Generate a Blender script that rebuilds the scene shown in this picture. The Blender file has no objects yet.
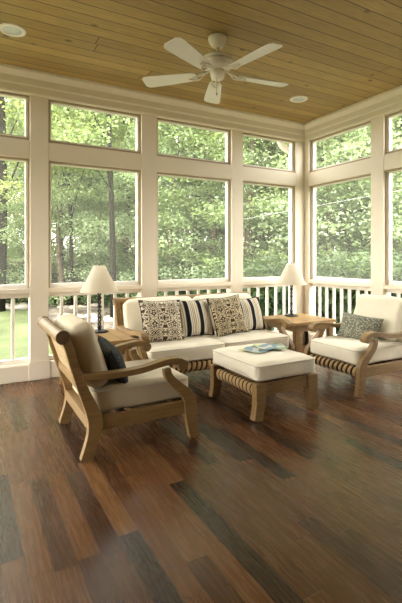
import bpy, bmesh, math, random
from mathutils import Vector, Matrix, noise
PI = math.pi
R = math.radians
random.seed(7)
scene = bpy.context.scene
COL = scene.collection

# ------------------------------------------------------------------ materials
def new_mat(name):
    m = bpy.data.materials.new(name); m.use_nodes = True
    nt = m.node_tree
    for n in list(nt.nodes): nt.nodes.remove(n)
    out = nt.nodes.new('ShaderNodeOutputMaterial')
    b = nt.nodes.new('ShaderNodeBsdfPrincipled')
    nt.links.new(b.outputs[0], out.inputs[0])
    return m, nt, b, out

def N(nt, t, **kw):
    n = nt.nodes.new(t)
    for k, v in kw.items():
        if k in n.inputs.keys() if isinstance(k, str) else False: n.inputs[k].default_value = v
        else: setattr(n, k, v)
    return n

def mth(nt, op, a, b=None, c=None, clamp=False):
    n = nt.nodes.new('ShaderNodeMath'); n.operation = op; n.use_clamp = clamp
    for i, v in enumerate((a, b, c)):
        if v is None: continue
        if isinstance(v, (int, float)): n.inputs[i].default_value = v
        else: nt.links.new(v, n.inputs[i])
    return n.outputs[0]

def mixc(nt, fac, a, b, mode='MIX'):
    n = nt.nodes.new('ShaderNodeMix'); n.data_type = 'RGBA'; n.blend_type = mode
    for s, v in ((n.inputs[0], fac), (n.inputs[6], a), (n.inputs[7], b)):
        if isinstance(v, (int, float)): s.default_value = v
        elif isinstance(v, tuple): s.default_value = (*v, 1)
        else: nt.links.new(v, s)
    return n.outputs[2]

def coords(nt, scale=(1, 1, 1), kind='Object'):
    tc = nt.nodes.new('ShaderNodeTexCoord'); mp = nt.nodes.new('ShaderNodeMapping')
    mp.inputs['Scale'].default_value = scale
    nt.links.new(tc.outputs[kind], mp.inputs[0]); return mp.outputs[0]

def noise_tex(nt, vec, scale, detail=3, rough=.5, dist=0):
    n = nt.nodes.new('ShaderNodeTexNoise')
    n.inputs['Scale'].default_value = scale; n.inputs['Detail'].default_value = detail
    n.inputs['Roughness'].default_value = rough; n.inputs['Distortion'].default_value = dist
    nt.links.new(vec, n.inputs['Vector']); return n.outputs['Fac']

def ramp(nt, fac, stops):
    r = nt.nodes.new('ShaderNodeValToRGB'); e = r.color_ramp.elements
    while len(e) < len(stops): e.new(.5)
    for i, (p, c) in enumerate(stops): e[i].position = p; e[i].color = (*c, 1)
    nt.links.new(fac, r.inputs[0]); return r.outputs[0]

def bump(nt, b, h, strength, dist=.01):
    n = nt.nodes.new('ShaderNodeBump'); n.inputs['Strength'].default_value = strength
    n.inputs['Distance'].default_value = dist
    nt.links.new(h, n.inputs['Height']); nt.links.new(n.outputs[0], b.inputs['Normal'])

def simple(name, col, rough=.5, metal=0, var=.06, scale=6, spec=.5):
    m, nt, b, o = new_mat(name)
    v = coords(nt)
    f = noise_tex(nt, v, scale)
    d = tuple(c * (1 - var) for c in col); l = tuple(min(1, c * (1 + var)) for c in col)
    nt.links.new(ramp(nt, f, [(.3, d), (.7, l)]), b.inputs['Base Color'])
    b.inputs['Roughness'].default_value = rough; b.inputs['Metallic'].default_value = metal
    b.inputs['Specular IOR Level'].default_value = spec
    return m

def wood_mat(name, dark, light, scale=(6, 40, 40), rough=.45, grain=.6):
    m, nt, b, o = new_mat(name)
    v = coords(nt, scale)
    f = noise_tex(nt, v, 1.0, 5, .6, .8)
    f2 = noise_tex(nt, coords(nt), 3.0, 2)
    f = mth(nt, 'ADD', mth(nt, 'MULTIPLY', f, grain), mth(nt, 'MULTIPLY', f2, 1 - grain))
    nt.links.new(ramp(nt, f, [(.3, dark), (.68, light)]), b.inputs['Base Color'])
    b.inputs['Roughness'].default_value = rough
    bump(nt, b, f, .12, .003)
    return m

def plank_mat(name, width, length, along_y, cols, rough, seam, seam_col, knots=None, seedoff=0.0, grain=.35, spec=.5):
    """planks: hash per plank picks a colour; grain runs along the plank"""
    m, nt, b, o = new_mat(name)
    tc = nt.nodes.new('ShaderNodeTexCoord'); sp = nt.nodes.new('ShaderNodeSeparateXYZ')
    nt.links.new(tc.outputs['Object'], sp.inputs[0])
    u = sp.outputs[0] if along_y else sp.outputs[1]
    w = sp.outputs[1] if along_y else sp.outputs[0]
    uu = mth(nt, 'DIVIDE', u, width)
    uu = mth(nt, 'ADD', uu, 100 + seedoff)
    row = mth(nt, 'FLOOR', uu)
    fu = mth(nt, 'FRACT', uu)
    wn = nt.nodes.new('ShaderNodeTexWhiteNoise'); wn.noise_dimensions = '1D'
    nt.links.new(row, wn.inputs['W'])
    ww = mth(nt, 'ADD', mth(nt, 'DIVIDE', w, length), mth(nt, 'MULTIPLY', wn.outputs['Value'], 7.3))
    ww = mth(nt, 'ADD', ww, 50.)
    cell = mth(nt, 'FLOOR', ww); fw = mth(nt, 'FRACT', ww)
    cb = nt.nodes.new('ShaderNodeCombineXYZ')
    nt.links.new(row, cb.inputs[0]); nt.links.new(cell, cb.inputs[1])
    wn2 = nt.nodes.new('ShaderNodeTexWhiteNoise'); wn2.noise_dimensions = '2D'
    nt.links.new(cb.outputs[0], wn2.inputs['Vector'])
    col = ramp(nt, wn2.outputs['Value'], cols)
    # grain
    cb2 = nt.nodes.new('ShaderNodeCombineXYZ')
    nt.links.new(mth(nt, 'MULTIPLY', u, 95), cb2.inputs[0])
    nt.links.new(mth(nt, 'MULTIPLY', w, 5.), cb2.inputs[1])
    nt.links.new(mth(nt, 'MULTIPLY', wn2.outputs['Value'], 37), cb2.inputs[2])
    g = noise_tex(nt, cb2.outputs[0], 1, 5, .65, .6)
    gcol = ramp(nt, g, [(.25, (1 - grain,) * 3), (.75, (1 + grain * .5,) * 3)])
    col = mixc(nt, 1.0, col, gcol, 'MULTIPLY')
    # seams
    s1 = mth(nt, 'LESS_THAN', mth(nt, 'MINIMUM', fu, mth(nt, 'SUBTRACT', 1, fu)), seam / width / 2)
    s2 = mth(nt, 'LESS_THAN', mth(nt, 'MINIMUM', fw, mth(nt, 'SUBTRACT', 1, fw)), seam / length / 2)
    s = mth(nt, 'MAXIMUM', s1, s2)
    col = mixc(nt, s, col, seam_col)
    if knots:
        vo = nt.nodes.new('ShaderNodeTexVoronoi'); vo.feature = 'F1'
        mp = nt.nodes.new('ShaderNodeMapping'); mp.inputs['Scale'].default_value = (2.6, 4.2, 1)
        nt.links.new(tc.outputs['Object'], mp.inputs[0]); nt.links.new(mp.outputs[0], vo.inputs['Vector'])
        vo.inputs['Scale'].default_value = 1.25
        k = mth(nt, 'LESS_THAN', vo.outputs['Distance'], .055)
        ks = nt.nodes.new('ShaderNodeMapRange')
        nt.links.new(vo.outputs['Distance'], ks.inputs[0])
        ks.inputs[1].default_value = .04; ks.inputs[2].default_value = .13
        ks.inputs[3].default_value = .85; ks.inputs[4].default_value = 0
        col = mixc(nt, ks.outputs[0], col, knots)
    nt.links.new(col, b.inputs['Base Color'])
    r = mth(nt, 'ADD', rough, mth(nt, 'MULTIPLY', mth(nt, 'SUBTRACT', g, .5), .18))
    nt.links.new(r, b.inputs['Roughness'])
    b.inputs['Specular IOR Level'].default_value = spec
    h = mth(nt, 'SUBTRACT', mth(nt, 'MULTIPLY', g, .25), s)
    bump(nt, b, h, .35, .0015)
    return m

M = {}
M['paint'] = simple('cream_paint', (.81, .72, .58), .42, var=.015, scale=2)
M['white'] = simple('white_paint', (.86, .81, .73), .4, var=.015, scale=2)
M['bead'] = simple('tan_screen_bead', (.42, .33, .21), .5, var=.05)
M['ceil'] = plank_mat('pine_ceiling', .128, 9.0, False,
    [(0, (.33, .21, .060)), (.5, (.40, .26, .075)), (1, (.46, .305, .092))], .5, .008, (.085, .048, .017), knots=(.07, .03, .008), grain=.38)
M['floor'] = plank_mat('hardwood_floor', .0895, .72, True,
    [(0, (.030, .016, .0085)), (.12, (.060, .027, .012)), (.4, (.105, .044, .016)), (.65, (.135, .060, .021)), (.88, (.085, .039, .016)), (1, (.20, .096, .034))],
      .27, .0016, (.02, .01, .006), grain=.42, seedoff=-.24, spec=.32)
M['teak'] = wood_mat('teak', (.155, .085, .027), (.32, .195, .07), (5, 45, 45), .5)
M['teak_top'] = wood_mat('teak_table_top', (.28, .16, .055), (.47, .29, .115), (4, 40, 40), .42)
M['teak_dark'] = wood_mat('teak_endgrain', (.10, .055, .025), (.19, .11, .05), (20, 20, 20), .6)
M['siding'] = simple('taupe_siding', (.26, .20, .14), .7, var=.06)
M['fan'] = simple('fan_white', (.82, .76, .65), .4, var=.02)
M['fan_blade'] = simple('fan_blade_white', (.80, .77, .70), .45, var=.03)
M['iron'] = simple('black_iron', (.015, .013, .012), .35, var=.2, scale=30)
M['lens'] = simple('lamp_lens', (.62, .66, .64), .25, var=.04)
M['bark'] = simple('bark', (.11, .085, .06), .9, var=.45, scale=9, spec=.1)
M['bark_dark'] = simple('bark_dark', (.016, .013, .010), .9, var=.4, scale=9, spec=.1)
M['deck'] = simple('cedar_deck', (.22, .135, .08), .8, var=.2, scale=4)
M['stone'] = simple('garden_stone', (.30, .26, .22), .9, var=.3, scale=5)
M['stone2'] = simple('sandy_stone', (.48, .39, .28), .9, var=.2, scale=5)
M['cable'] = simple('cable_grey', (.22, .22, .21), .6)

def fabric(name, col, weave=260, var=.05, rough=.95):
    m, nt, b, o = new_mat(name)
    v = coords(nt)
    f = noise_tex(nt, v, 5, 3); g = noise_tex(nt, v, weave, 2, .6)
    c = ramp(nt, f, [(.3, tuple(x * (1 - var) for x in col)), (.7, tuple(min(1, x * (1 + var)) for x in col))])
    c = mixc(nt, 1., c, ramp(nt, g, [(.3, (.86,) * 3), (.7, (1.04,) * 3)]), 'MULTIPLY')
    nt.links.new(c, b.inputs['Base Color']); b.inputs['Roughness'].default_value = rough
    b.inputs['Specular IOR Level'].default_value = .15
    b.inputs['Sheen Weight'].default_value = .15
    bump(nt, b, mth(nt, 'ADD', mth(nt, 'MULTIPLY', g, .15), f), .35, .012)
    return m
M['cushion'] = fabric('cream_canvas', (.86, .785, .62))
M['cushion_shaded'] = fabric('cream_canvas_shaded', (.64, .55, .39))  # same cream canvas, with the left armchair's shade put into its colour
M['piping'] = fabric('cream_piping', (.66, .60, .48))
M['trim_dark'] = fabric('dark_piping', (.02, .02, .025))
M['rope_l'] = fabric('rope_straw', (.66, .46, .22), 120, .15)
M['rope_d'] = fabric('rope_brown', (.05, .022, .012), 120, .15)

def damask(name, base, ink, sx=9.):
    m, nt, b, o = new_mat(name)
    tc = nt.nodes.new('ShaderNodeTexCoord'); sp = nt.nodes.new('ShaderNodeSeparateXYZ')
    nt.links.new(tc.outputs['Object'], sp.inputs[0])
    ax = mth(nt, 'PINGPONG', sp.outputs[0], .095)
    cb = nt.nodes.new('ShaderNodeCombineXYZ')
    nt.links.new(ax, cb.inputs[0]); nt.links.new(mth(nt, 'PINGPONG', mth(nt, 'ADD', sp.outputs[1], 1.03), .13), cb.inputs[1])
    f = noise_tex(nt, cb.outputs[0], sx * 2.2, .6, .5, 1.3)
    k = mth(nt, 'FRACT', mth(nt, 'MULTIPLY', f, 5.5))
    k = mth(nt, 'LESS_THAN', mth(nt, 'ABSOLUTE', mth(nt, 'SUBTRACT', k, .5)), .23)
    c = mixc(nt, k, base, ink)
    nt.links.new(c, b.inputs['Base Color']); b.inputs['Roughness'].default_value = .95
    b.inputs['Specular IOR Level'].default_value = .1
    return m
M['damask'] = damask('scroll_print', (.74, .66, .50), (.075, .05, .035))
M['damask2'] = damask('scroll_print_tan', (.62, .52, .34), (.07, .05, .03))

def stripes(name, off=0.):
    m, nt, b, o = new_mat(name)
    tc = nt.nodes.new('ShaderNodeTexCoord'); sp = nt.nodes.new('ShaderNodeSeparateXYZ')
    nt.links.new(tc.outputs['Object'], sp.inputs[0])
    t = mth(nt, 'FRACT', mth(nt, 'ADD', mth(nt, 'DIVIDE', sp.outputs[0], .142), 10.5 + off))
    r = nt.nodes.new('ShaderNodeValToRGB'); r.color_ramp.interpolation = 'CONSTANT'
    bl = (.015, .016, .022); cr = (.74, .68, .55); tn = (.34, .22, .10); gr = (.25, .26, .22)
    st = [(0, bl), (.2, cr), (.3, gr), (.34, cr), (.42, tn), (.48, cr), (.54, tn), (.6, cr), (.72, gr), (.76, cr), (.86, tn), (.9, bl)]
    e = r.color_ramp.elements
    while len(e) < len(st): e.new(.5)
    for i, (p, c) in enumerate(st): e[i].position = p; e[i].color = (*c, 1)
    nt.links.new(t, r.inputs[0]); nt.links.new(r.outputs[0], b.inputs['Base Color'])
    b.inputs['Roughness'].default_value = .95; b.inputs['Specular IOR Level'].default_value = .1
    return m
M['stripe'] = stripes('striped_ticking', .2)
M['stripe2'] = stripes('striped_ticking_b', .35)

def woven(name, a, c2, s=60):
    m, nt, b, o = new_mat(name)
    v = coords(nt)
    ch = nt.nodes.new('ShaderNodeTexVoronoi'); ch.inputs['Scale'].default_value = s
    nt.links.new(v, ch.inputs['Vector'])
    c = ramp(nt, ch.outputs['Distance'], [(.25, c2), (.55, a)])
    nt.links.new(c, b.inputs['Base Color']); b.inputs['Roughness'].default_value = .95
    b.inputs['Specular IOR Level'].default_value = .1
    bump(nt, b, ch.outputs['Distance'], .4, .004)
    return m
M['sage'] = woven('sage_weave', (.17, .17, .13), (.42, .41, .31), 62)
M['slate'] = woven('slate_weave', (.035, .04, .04), (.09, .10, .09), 90)

def cane_mat():
    m, nt, b, o = new_mat('woven_cane')
    tc = nt.nodes.new('ShaderNodeTexCoord'); sp = nt.nodes.new('ShaderNodeSeparateXYZ')
    nt.links.new(tc.outputs['Object'], sp.inputs[0])
    def line(a): return mth(nt, 'LESS_THAN', mth(nt, 'FRACT', mth(nt, 'ADD', mth(nt, 'DIVIDE', a, .016), 50.)), .55)
    k = mth(nt, 'MAXIMUM', line(sp.outputs[1]), line(sp.outputs[2]))
    nt.links.new(mixc(nt, k, (.12, .075, .035), (.60, .44, .24)), b.inputs['Base Color'])
    b.inputs['Roughness'].default_value = .6
    bump(nt, b, k, .5, .002)
    return m
M['cane'] = cane_mat()

def shade_mat():
    m, nt, b, o = new_mat('lamp_shade_linen')
    b.inputs['Base Color'].default_value = (.86, .82, .72, 1); b.inputs['Roughness'].default_value = .9
    tr = nt.nodes.new('ShaderNodeBsdfTranslucent'); tr.inputs[0].default_value = (.86, .80, .68, 1)
    mx = nt.nodes.new('ShaderNodeMixShader'); mx.inputs[0].default_value = .55
    nt.links.new(b.outputs[0], mx.inputs[1]); nt.links.new(tr.outputs[0], mx.inputs[2]); nt.links.new(mx.outputs[0], o.inputs[0])
    return m
M['shade'] = shade_mat()

def screen_mat():
    m, nt, b, o = new_mat('insect_screen')
    nt.nodes.remove(b)
    d = nt.nodes.new('ShaderNodeBsdfDiffuse'); d.inputs[0].default_value = (.55, .55, .50, 1)
    t = nt.nodes.new('ShaderNodeBsdfTransparent'); t.inputs[0].default_value = (1, 1, 1, 1)
    tl = nt.nodes.new('ShaderNodeBsdfTranslucent'); tl.inputs[0].default_value = (.6, .6, .54, 1)
    mx0 = nt.nodes.new('ShaderNodeMixShader'); mx0.inputs[0].default_value = .5
    nt.links.new(d.outputs[0], mx0.inputs[1]); nt.links.new(tl.outputs[0], mx0.inputs[2])
    mx = nt.nodes.new('ShaderNodeMixShader'); mx.inputs[0].default_value = .065
    nt.links.new(t.outputs[0], mx.inputs[1]); nt.links.new(mx0.outputs[0], mx.inputs[2]); nt.links.new(mx.outputs[0], o.inputs[0])
    return m
M['screen'] = screen_mat()

def leaf_mat(name, a, c2, tl=.45):
    m, nt, b, o = new_mat(name)
    v = coords(nt)
    f = noise_tex(nt, v, .9, 3); g = noise_tex(nt, v, 7, 1)
    oi = nt.nodes.new('ShaderNodeObjectInfo')
    f = mth(nt, 'ADD', mth(nt, 'MULTIPLY', f, .45), mth(nt, 'ADD', mth(nt, 'MULTIPLY', g, .35), mth(nt, 'MULTIPLY', oi.outputs['Random'], .25)))
    c = ramp(nt, f, [(.28, a), (.78, c2)])
    nt.links.new(c, b.inputs['Base Color']); b.inputs['Roughness'].default_value = .5
    b.inputs['Specular IOR Level'].default_value = .35
    tr = nt.nodes.new('ShaderNodeBsdfTranslucent')
    nt.links.new(mixc(nt, 1., c, (1.12, 1.12, .75), 'MULTIPLY'), tr.inputs[0])
    mx = nt.nodes.new('ShaderNodeMixShader'); mx.inputs[0].default_value = tl
    nt.links.new(b.outputs[0], mx.inputs[1]); nt.links.new(tr.outputs[0], mx.inputs[2]); nt.links.new(mx.outputs[0], o.inputs[0])
    return m
M['leaf'] = leaf_mat('maple_leaves', (.12, .18, .07), (.37, .46, .22))
M['leaf_pale'] = leaf_mat('pale_leaves', (.17, .25, .13), (.48, .57, .36))
M['leaf_yel'] = leaf_mat('yellow_green_leaves', (.17, .22, .07), (.45, .49, .20))
M['leaf_dark'] = leaf_mat('shrub_leaves', (.035, .06, .025), (.14, .20, .085))

def ground_mat(name, stops, s1, s2):
    m, nt, b, o = new_mat(name)
    v = coords(nt)
    f = mth(nt, 'ADD', mth(nt, 'MULTIPLY', noise_tex(nt, v, s1, 3), .6), mth(nt, 'MULTIPLY', noise_tex(nt, v, s2, 3), .4))
    nt.links.new(ramp(nt, f, stops), b.inputs['Base Color']); b.inputs['Roughness'].default_value = .95
    b.inputs['Specular IOR Level'].default_value = .1
    bump(nt, b, f, .6, .05)
    return m
M['lawn'] = ground_mat('mown_grass', [(.40, (.05, .065, .028)), (.60, (.135, .155, .075))], .5, 30)
M['mulch'] = ground_mat('mulch_bed', [(.3, (.035, .028, .02)), (.5, (.09, .075, .06)), (.7, (.22, .19, .155))], 1.5, 7)
M['paper'] = None
def paper_mat():
    m, nt, b, o = new_mat('printed_map')
    v = coords(nt, (9, 9, 9))
    vo = nt.nodes.new('ShaderNodeTexVoronoi'); vo.inputs['Scale'].default_value = 1.6
    nt.links.new(v, vo.inputs['Vector'])
    sp = nt.nodes.new('ShaderNodeSeparateColor'); nt.links.new(vo.outputs['Color'], sp.inputs[0])
    r = nt.nodes.new('ShaderNodeValToRGB'); r.color_ramp.interpolation = 'CONSTANT'; e = r.color_ramp.elements
    st = [(0, (.55, .58, .50)), (.25, (.20, .30, .36)), (.5, (.55, .54, .14)), (.68, (.60, .60, .52)), (.84, (.26, .36, .18))]
    while len(e) < len(st): e.new(.5)
    for i, (p, c) in enumerate(st): e[i].position = p; e[i].color = (*c, 1)
    nt.links.new(sp.outputs[0], r.inputs[0]); nt.links.new(r.outputs[0], b.inputs['Base Color'])
    b.inputs['Roughness'].default_value = .5
    return m
M['paper'] = paper_mat()

# ------------------------------------------------------------------ helpers
def tag(o, label=None, cat=None, group=None, kind=None):
    if label: o['label'] = label
    if cat: o['category'] = cat
    if group: o['group'] = group
    if kind: o['kind'] = kind
    return o

def empty(name, loc=(0, 0, 0), rz=0, label=None, cat=None, group=None, kind=None):
    o = bpy.data.objects.new(name, None); COL.objects.link(o)
    o.location = loc; o.rotation_euler = (0, 0, rz); o.empty_display_size = .1
    return tag(o, label, cat, group, kind)

def link(name, bm, mats, parent=None, smooth=False, bevel=0, seg=2, subsurf=0):
    me = bpy.data.meshes.new(name)
    bmesh.ops.recalc_face_normals(bm, faces=bm.faces)
    bm.to_mesh(me); bm.free()
    if not isinstance(mats, (list, tuple)): mats = [mats]
    for m in mats: me.materials.append(m)
    o = bpy.data.objects.new(name, me); COL.objects.link(o)
    if parent: o.parent = parent
    for p in me.polygons: p.use_smooth = bool(smooth)
    if bevel:
        b = o.modifiers.new('bevel', 'BEVEL'); b.width = bevel; b.segments = seg; b.limit_method = 'ANGLE'; b.angle_limit = R(50)
        b.harden_normals = False
    if subsurf:
        s = o.modifiers.new('sub', 'SUBSURF'); s.levels = subsurf; s.render_levels = subsurf
    return o

def box(bm, x0, x1, y0, y1, z0, z1, mi=0):
    v = [bm.verts.new(p) for p in ((x0, y0, z0), (x1, y0, z0), (x1, y1, z0), (x0, y1, z0), (x0, y0, z1), (x1, y0, z1), (x1, y1, z1), (x0, y1, z1))]
    for f in ((0, 3, 2, 1), (4, 5, 6, 7), (0, 1, 5, 4), (1, 2, 6, 5), (2, 3, 7, 6), (3, 0, 4, 7)):
        fc = bm.faces.new([v[i] for i in f]); fc.material_index = mi
    return v

def prism(bm, pts, y0, y1, mi=0):
    """pts (x,z) outline extruded in y"""
    a = [bm.verts.new((x, y0, z)) for x, z in pts]; b = [bm.verts.new((x, y1, z)) for x, z in pts]
    n = len(pts)
    f1 = bm.faces.new(a); f2 = bm.faces.new(b[::-1])
    for f in (f1, f2): f.material_index = mi
    for i in range(n):
        f = bm.faces.new((a[i], b[i], b[(i + 1) % n], a[(i + 1) % n])); f.material_index = mi
    bmesh.ops.triangulate(bm, faces=[f1, f2])

def catmull(P, n=6):
    out = []
    L = len(P)
    for i in range(L - 1):
        p0 = P[max(i - 1, 0)]; p1 = P[i]; p2 = P[i + 1]; p3 = P[min(i + 2, L - 1)]
        for k in range(n):
            t = k / n
            out.append(tuple(.5 * ((2 * b) + (-a + c) * t + (2 * a - 5 * b + 4 * c - d) * t * t + (-a + 3 * b - 3 * c + d) * t ** 3) for a, b, c, d in zip(p0, p1, p2, p3)))
    out.append(tuple(P[-1])); return out

def ribbon(bm, P, y0, y1, n=6, mi=0):
    """P: (x,z,halfwidth) centreline in xz; makes a plank of that outline between y0,y1 out of quad strips"""
    C = catmull(P, n)
    rings = []
    for i, (x, z, h) in enumerate(C):
        a = C[max(i - 1, 0)]; b = C[min(i + 1, len(C) - 1)]
        dx, dz = b[0] - a[0], b[1] - a[1]; l = math.hypot(dx, dz) or 1
        nx, nz = -dz / l, dx / l
        rings.append([bm.verts.new((x + nx * h, y0, z + nz * h)), bm.verts.new((x + nx * h, y1, z + nz * h)),
                      bm.verts.new((x - nx * h, y1, z - nz * h)), bm.verts.new((x - nx * h, y0, z - nz * h))])
    for r, s in zip(rings, rings[1:]):
        for k in range(4):
            f = bm.faces.new((r[k], r[(k + 1) % 4], s[(k + 1) % 4], s[k])); f.material_index = mi
    bm.faces.new(rings[0][::-1]); bm.faces.new(rings[-1])

def cyl_y(bm, cx, cz, r, y0, y1, seg=20, mi=0, cap_mi=None):
    pts = [(cx + r * math.cos(2 * PI * k / seg), cz + r * math.sin(2 * PI * k / seg)) for k in range(seg)]
    a = [bm.verts.new((x, y0, z)) for x, z in pts]; b = [bm.verts.new((x, y1, z)) for x, z in pts]
    f = bm.faces.new(a); f.material_index = mi if cap_mi is None else cap_mi
    f = bm.faces.new(b[::-1]); f.material_index = mi if cap_mi is None else cap_mi
    for i in range(seg):
        f = bm.faces.new((a[i], b[i], b[(i + 1) % seg], a[(i + 1) % seg])); f.material_index = mi

def lathe(bm, prof, seg=32, cx=0, cy=0, mi=0):
    rings = []
    for r, z in prof:
        if r < 1e-5: rings.append([bm.verts.new((cx, cy, z))])
        else: rings.append([bm.verts.new((cx + r * math.cos(2 * PI * k / seg), cy + r * math.sin(2 * PI * k / seg), z)) for k in range(seg)])
    for a, b in zip(rings, rings[1:]):
        for k in range(seg):
            q = (k + 1) % seg
            if len(a) == 1 and len(b) == 1: continue
            if len(a) == 1: f = bm.faces.new((a[0], b[k], b[q]))
            elif len(b) == 1: f = bm.faces.new((a[k], a[q], b[0]))
            else: f = bm.faces.new((a[k], a[q], b[q], b[k]))
            f.material_index = mi

def tube(bm, pts, rad, seg=8, mi=0):
    rings = []
    n = len(pts)
    up = Vector((0, 0, 1))
    for i, p in enumerate(pts):
        a = Vector(pts[max(i - 1, 0)]); b = Vector(pts[min(i + 1, n - 1)]); d = (b - a).normalized()
        s = d.cross(up)
        if s.length < .05: s = d.cross(Vector((1, 0, 0)))
        s.normalize(); t = s.cross(d)
        r = rad[i] if isinstance(rad, (list, tuple)) else rad
        rings.append([bm.verts.new(Vector(p) + (s * math.cos(2 * PI * k / seg) + t * math.sin(2 * PI * k / seg)) * r) for k in range(seg)])
    for a, b in zip(rings, rings[1:]):
        for k in range(seg):
            f = bm.faces.new((a[k], a[(k + 1) % seg], b[(k + 1) % seg], b[k])); f.material_index = mi
    bm.faces.new(rings[0][::-1]).material_index = mi; bm.faces.new(rings[-1]).material_index = mi

def cushion_bm(hx, hy, hz, r=.035, puff=.012, n=14, seed=0, sag=.006):
    """rounded, softly stuffed box cushion centred on the origin"""
    bm = bmesh.new()
    bmesh.ops.create_cube(bm, size=2)
    bmesh.ops.subdivide_edges(bm, edges=bm.edges[:], cuts=n, use_grid_fill=True)
    for v in bm.verts:
        u = v.co.copy()
        # cluster rows near the borders
        u = Vector([math.copysign(abs(c) ** .75, c) for c in u])
        p = Vector((u.x * hx, u.y * hy, u.z * hz))
        q = Vector((max(-(hx - r), min(hx - r, p.x)), max(-(hy - r), min(hy - r, p.y)), max(-(hz - r), min(hz - r, p.z))))
        d = p - q
        if d.length > 1e-6: p = q + d.normalized() * r
        fx, fy, fz = 1 - u.x ** 2, 1 - u.y ** 2, 1 - u.z ** 2
        p.z += math.copysign(puff * 1.6 * (fx * fy) ** .5, u.z) * (1 if abs(u.z) > .2 else abs(u.z) * 5)
        p.x += math.copysign(puff * (fz * fy) ** .5, u.x) * min(1, abs(u.x) * 1.2)
        p.y += math.copysign(puff * (fz * fx) ** .5, u.y) * min(1, abs(u.y) * 1.2)
        w = noise.noise_vector(p * 7 + Vector((seed * 3.1, seed, 0)))
        p += w * sag
        v.co = p
    return bm

def piping_path(hx, hy, z, r, puff, seg=5):
    """closed loop of a rounded rectangle in xy"""
    pts = []
    for cx, cy, a0 in ((hx - r, hy - r, 0), (-hx + r, hy - r, 90), (-hx + r, -hy + r, 180), (hx - r, -hy + r, 270)):
        for k in range(seg + 1):
            a = R(a0 + 90 * k / seg)
            pts.append((cx + r * math.cos(a), cy + r * math.sin(a), z))
    return pts

def loop_tube(bm, pts, rad, seg=6):
    n = len(pts); rings = []
    for i, p in enumerate(pts):
        d = (Vector(pts[(i + 1) % n]) - Vector(pts[i - 1])).normalized()
        s = Vector((0, 0, 1)); t = s.cross(d).normalized(); s = d.cross(t)
        rings.append([bm.verts.new(Vector(p) + (s * math.cos(2 * PI * k / seg) + t * math.sin(2 * PI * k / seg)) * rad) for k in range(seg)])
    for i in range(n):
        a = rings[i]; b = rings[(i + 1) % n]
        for k in range(seg): bm.faces.new((a[k], a[(k + 1) % seg], b[(k + 1) % seg], b[k]))

def pillow_bm(hx, hy, t, n=22, seed=0, pinch=.09):
    """knife-edge throw pillow in xy plane, thickness in z"""
    bm = bmesh.new(); top = {}; bot = {}
    for i in range(n + 1):
        for j in range(n + 1):
            u = -1 + 2 * i / n; v = -1 + 2 * j / n
            u = math.sin(u * PI / 2); v = math.sin(v * PI / 2)
            x = hx * u * (1 - pinch * (1 - v * v)); y = hy * v * (1 - pinch * (1 - u * u))
            z = t * max(0, (1 - u * u) * (1 - v * v)) ** .42
            wr = noise.noise(Vector((x * 9 + seed * 5, y * 9, seed))) * .010 * (z / t)
            e = i in (0, n) or j in (0, n)
            a = bm.verts.new((x, y, z + wr)); top[i, j] = a
            bot[i, j] = a if e else bm.verts.new((x, y, -z + wr))
    for i in range(n):
        for j in range(n):
            bm.faces.new((top[i, j], top[i + 1, j], top[i + 1, j + 1], top[i, j + 1]))
            q = (bot[i, j], bot[i, j + 1], bot[i + 1, j + 1], bot[i + 1, j])
            bm.faces.new(q)
    return bm

def pillow_edge(hx, hy, rad, pinch=.09, n=12):
    pts = []
    def P(u, v): return (hx * u * (1 - pinch * (1 - v * v)), hy * v * (1 - pinch * (1 - u * u)), 0)
    for k in range(n): pts.append(P(-1 + 2 * k / n, -1))
    for k in range(n): pts.append(P(1, -1 + 2 * k / n))
    for k in range(n): pts.append(P(1 - 2 * k / n, 1))
    for k in range(n): pts.append(P(-1, 1 - 2 * k / n))
    bm = bmesh.new(); loop_tube(bm, pts, rad, 6); return bm

def rope_roll_bm(length, r=.040, period=.046, ry=None):
    """apron roll along local y, wrapped with alternating straw and brown cords (slanted coils)"""
    bm = bmesh.new(); seg = 18; sub = 10
    n = int(round(length / period)); period = length / n
    rows = n * sub; rings = []
    ry = ry or r
    for i in range(rows + 1):
        ring = []
        for k in range(seg):
            a = 2 * PI * k / seg
            s = i / sub
            y = -length / 2 + s * period
            ph = (s * 2) % 1
            q = .82 + .18 * abs(math.sin(PI * ((s * 2) % 1)))
            slant = .012 * math.sin(a) if 0 < i < rows else 0
            ring.append(bm.verts.new((ry * q * math.cos(a), y + slant, r * q * math.sin(a))))
        rings.append(ring)
    for i in range(rows):
        mi = 0 if (i % sub) < sub * .55 else 1
        for k in range(seg):
            f = bm.faces.new((rings[i][k], rings[i][(k + 1) % seg], rings[i + 1][(k + 1) % seg], rings[i + 1][k])); f.material_index = mi
    bm.faces.new(rings[0]); bm.faces.new(rings[-1])
    return bm

def children(o): return [c for c in bpy.data.objects if c.parent == o]
def copy_tree(o, parent=None):
    c = o.copy(); COL.objects.link(c)
    if parent is not None: c.parent = parent
    for ch in children(o): copy_tree(ch, c)
    return c

# ------------------------------------------------------------------ camera
CZ = 1.17; F = 426.
YAW = math.atan(236 / 426.)
cam = bpy.data.cameras.new('camera'); co = bpy.data.objects.new('camera', cam); COL.objects.link(co)
cam.sensor_fit = 'VERTICAL'; cam.sensor_height = 36; cam.sensor_width = 24; cam.lens = F / 603 * 36
cam.shift_y = -45.5 / 603
cam.clip_start = .05; cam.clip_end = 400
co.location = (0, 0, CZ); co.rotation_euler = (PI / 2, 0, -YAW)
scene.camera = co
def dirpx(x, dist):
    a = (x - 201) / F
    d = Vector((math.sin(YAW) + a * math.cos(YAW), math.cos(YAW) - a * math.sin(YAW), 0))
    d.normalize(); return d * dist

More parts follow.
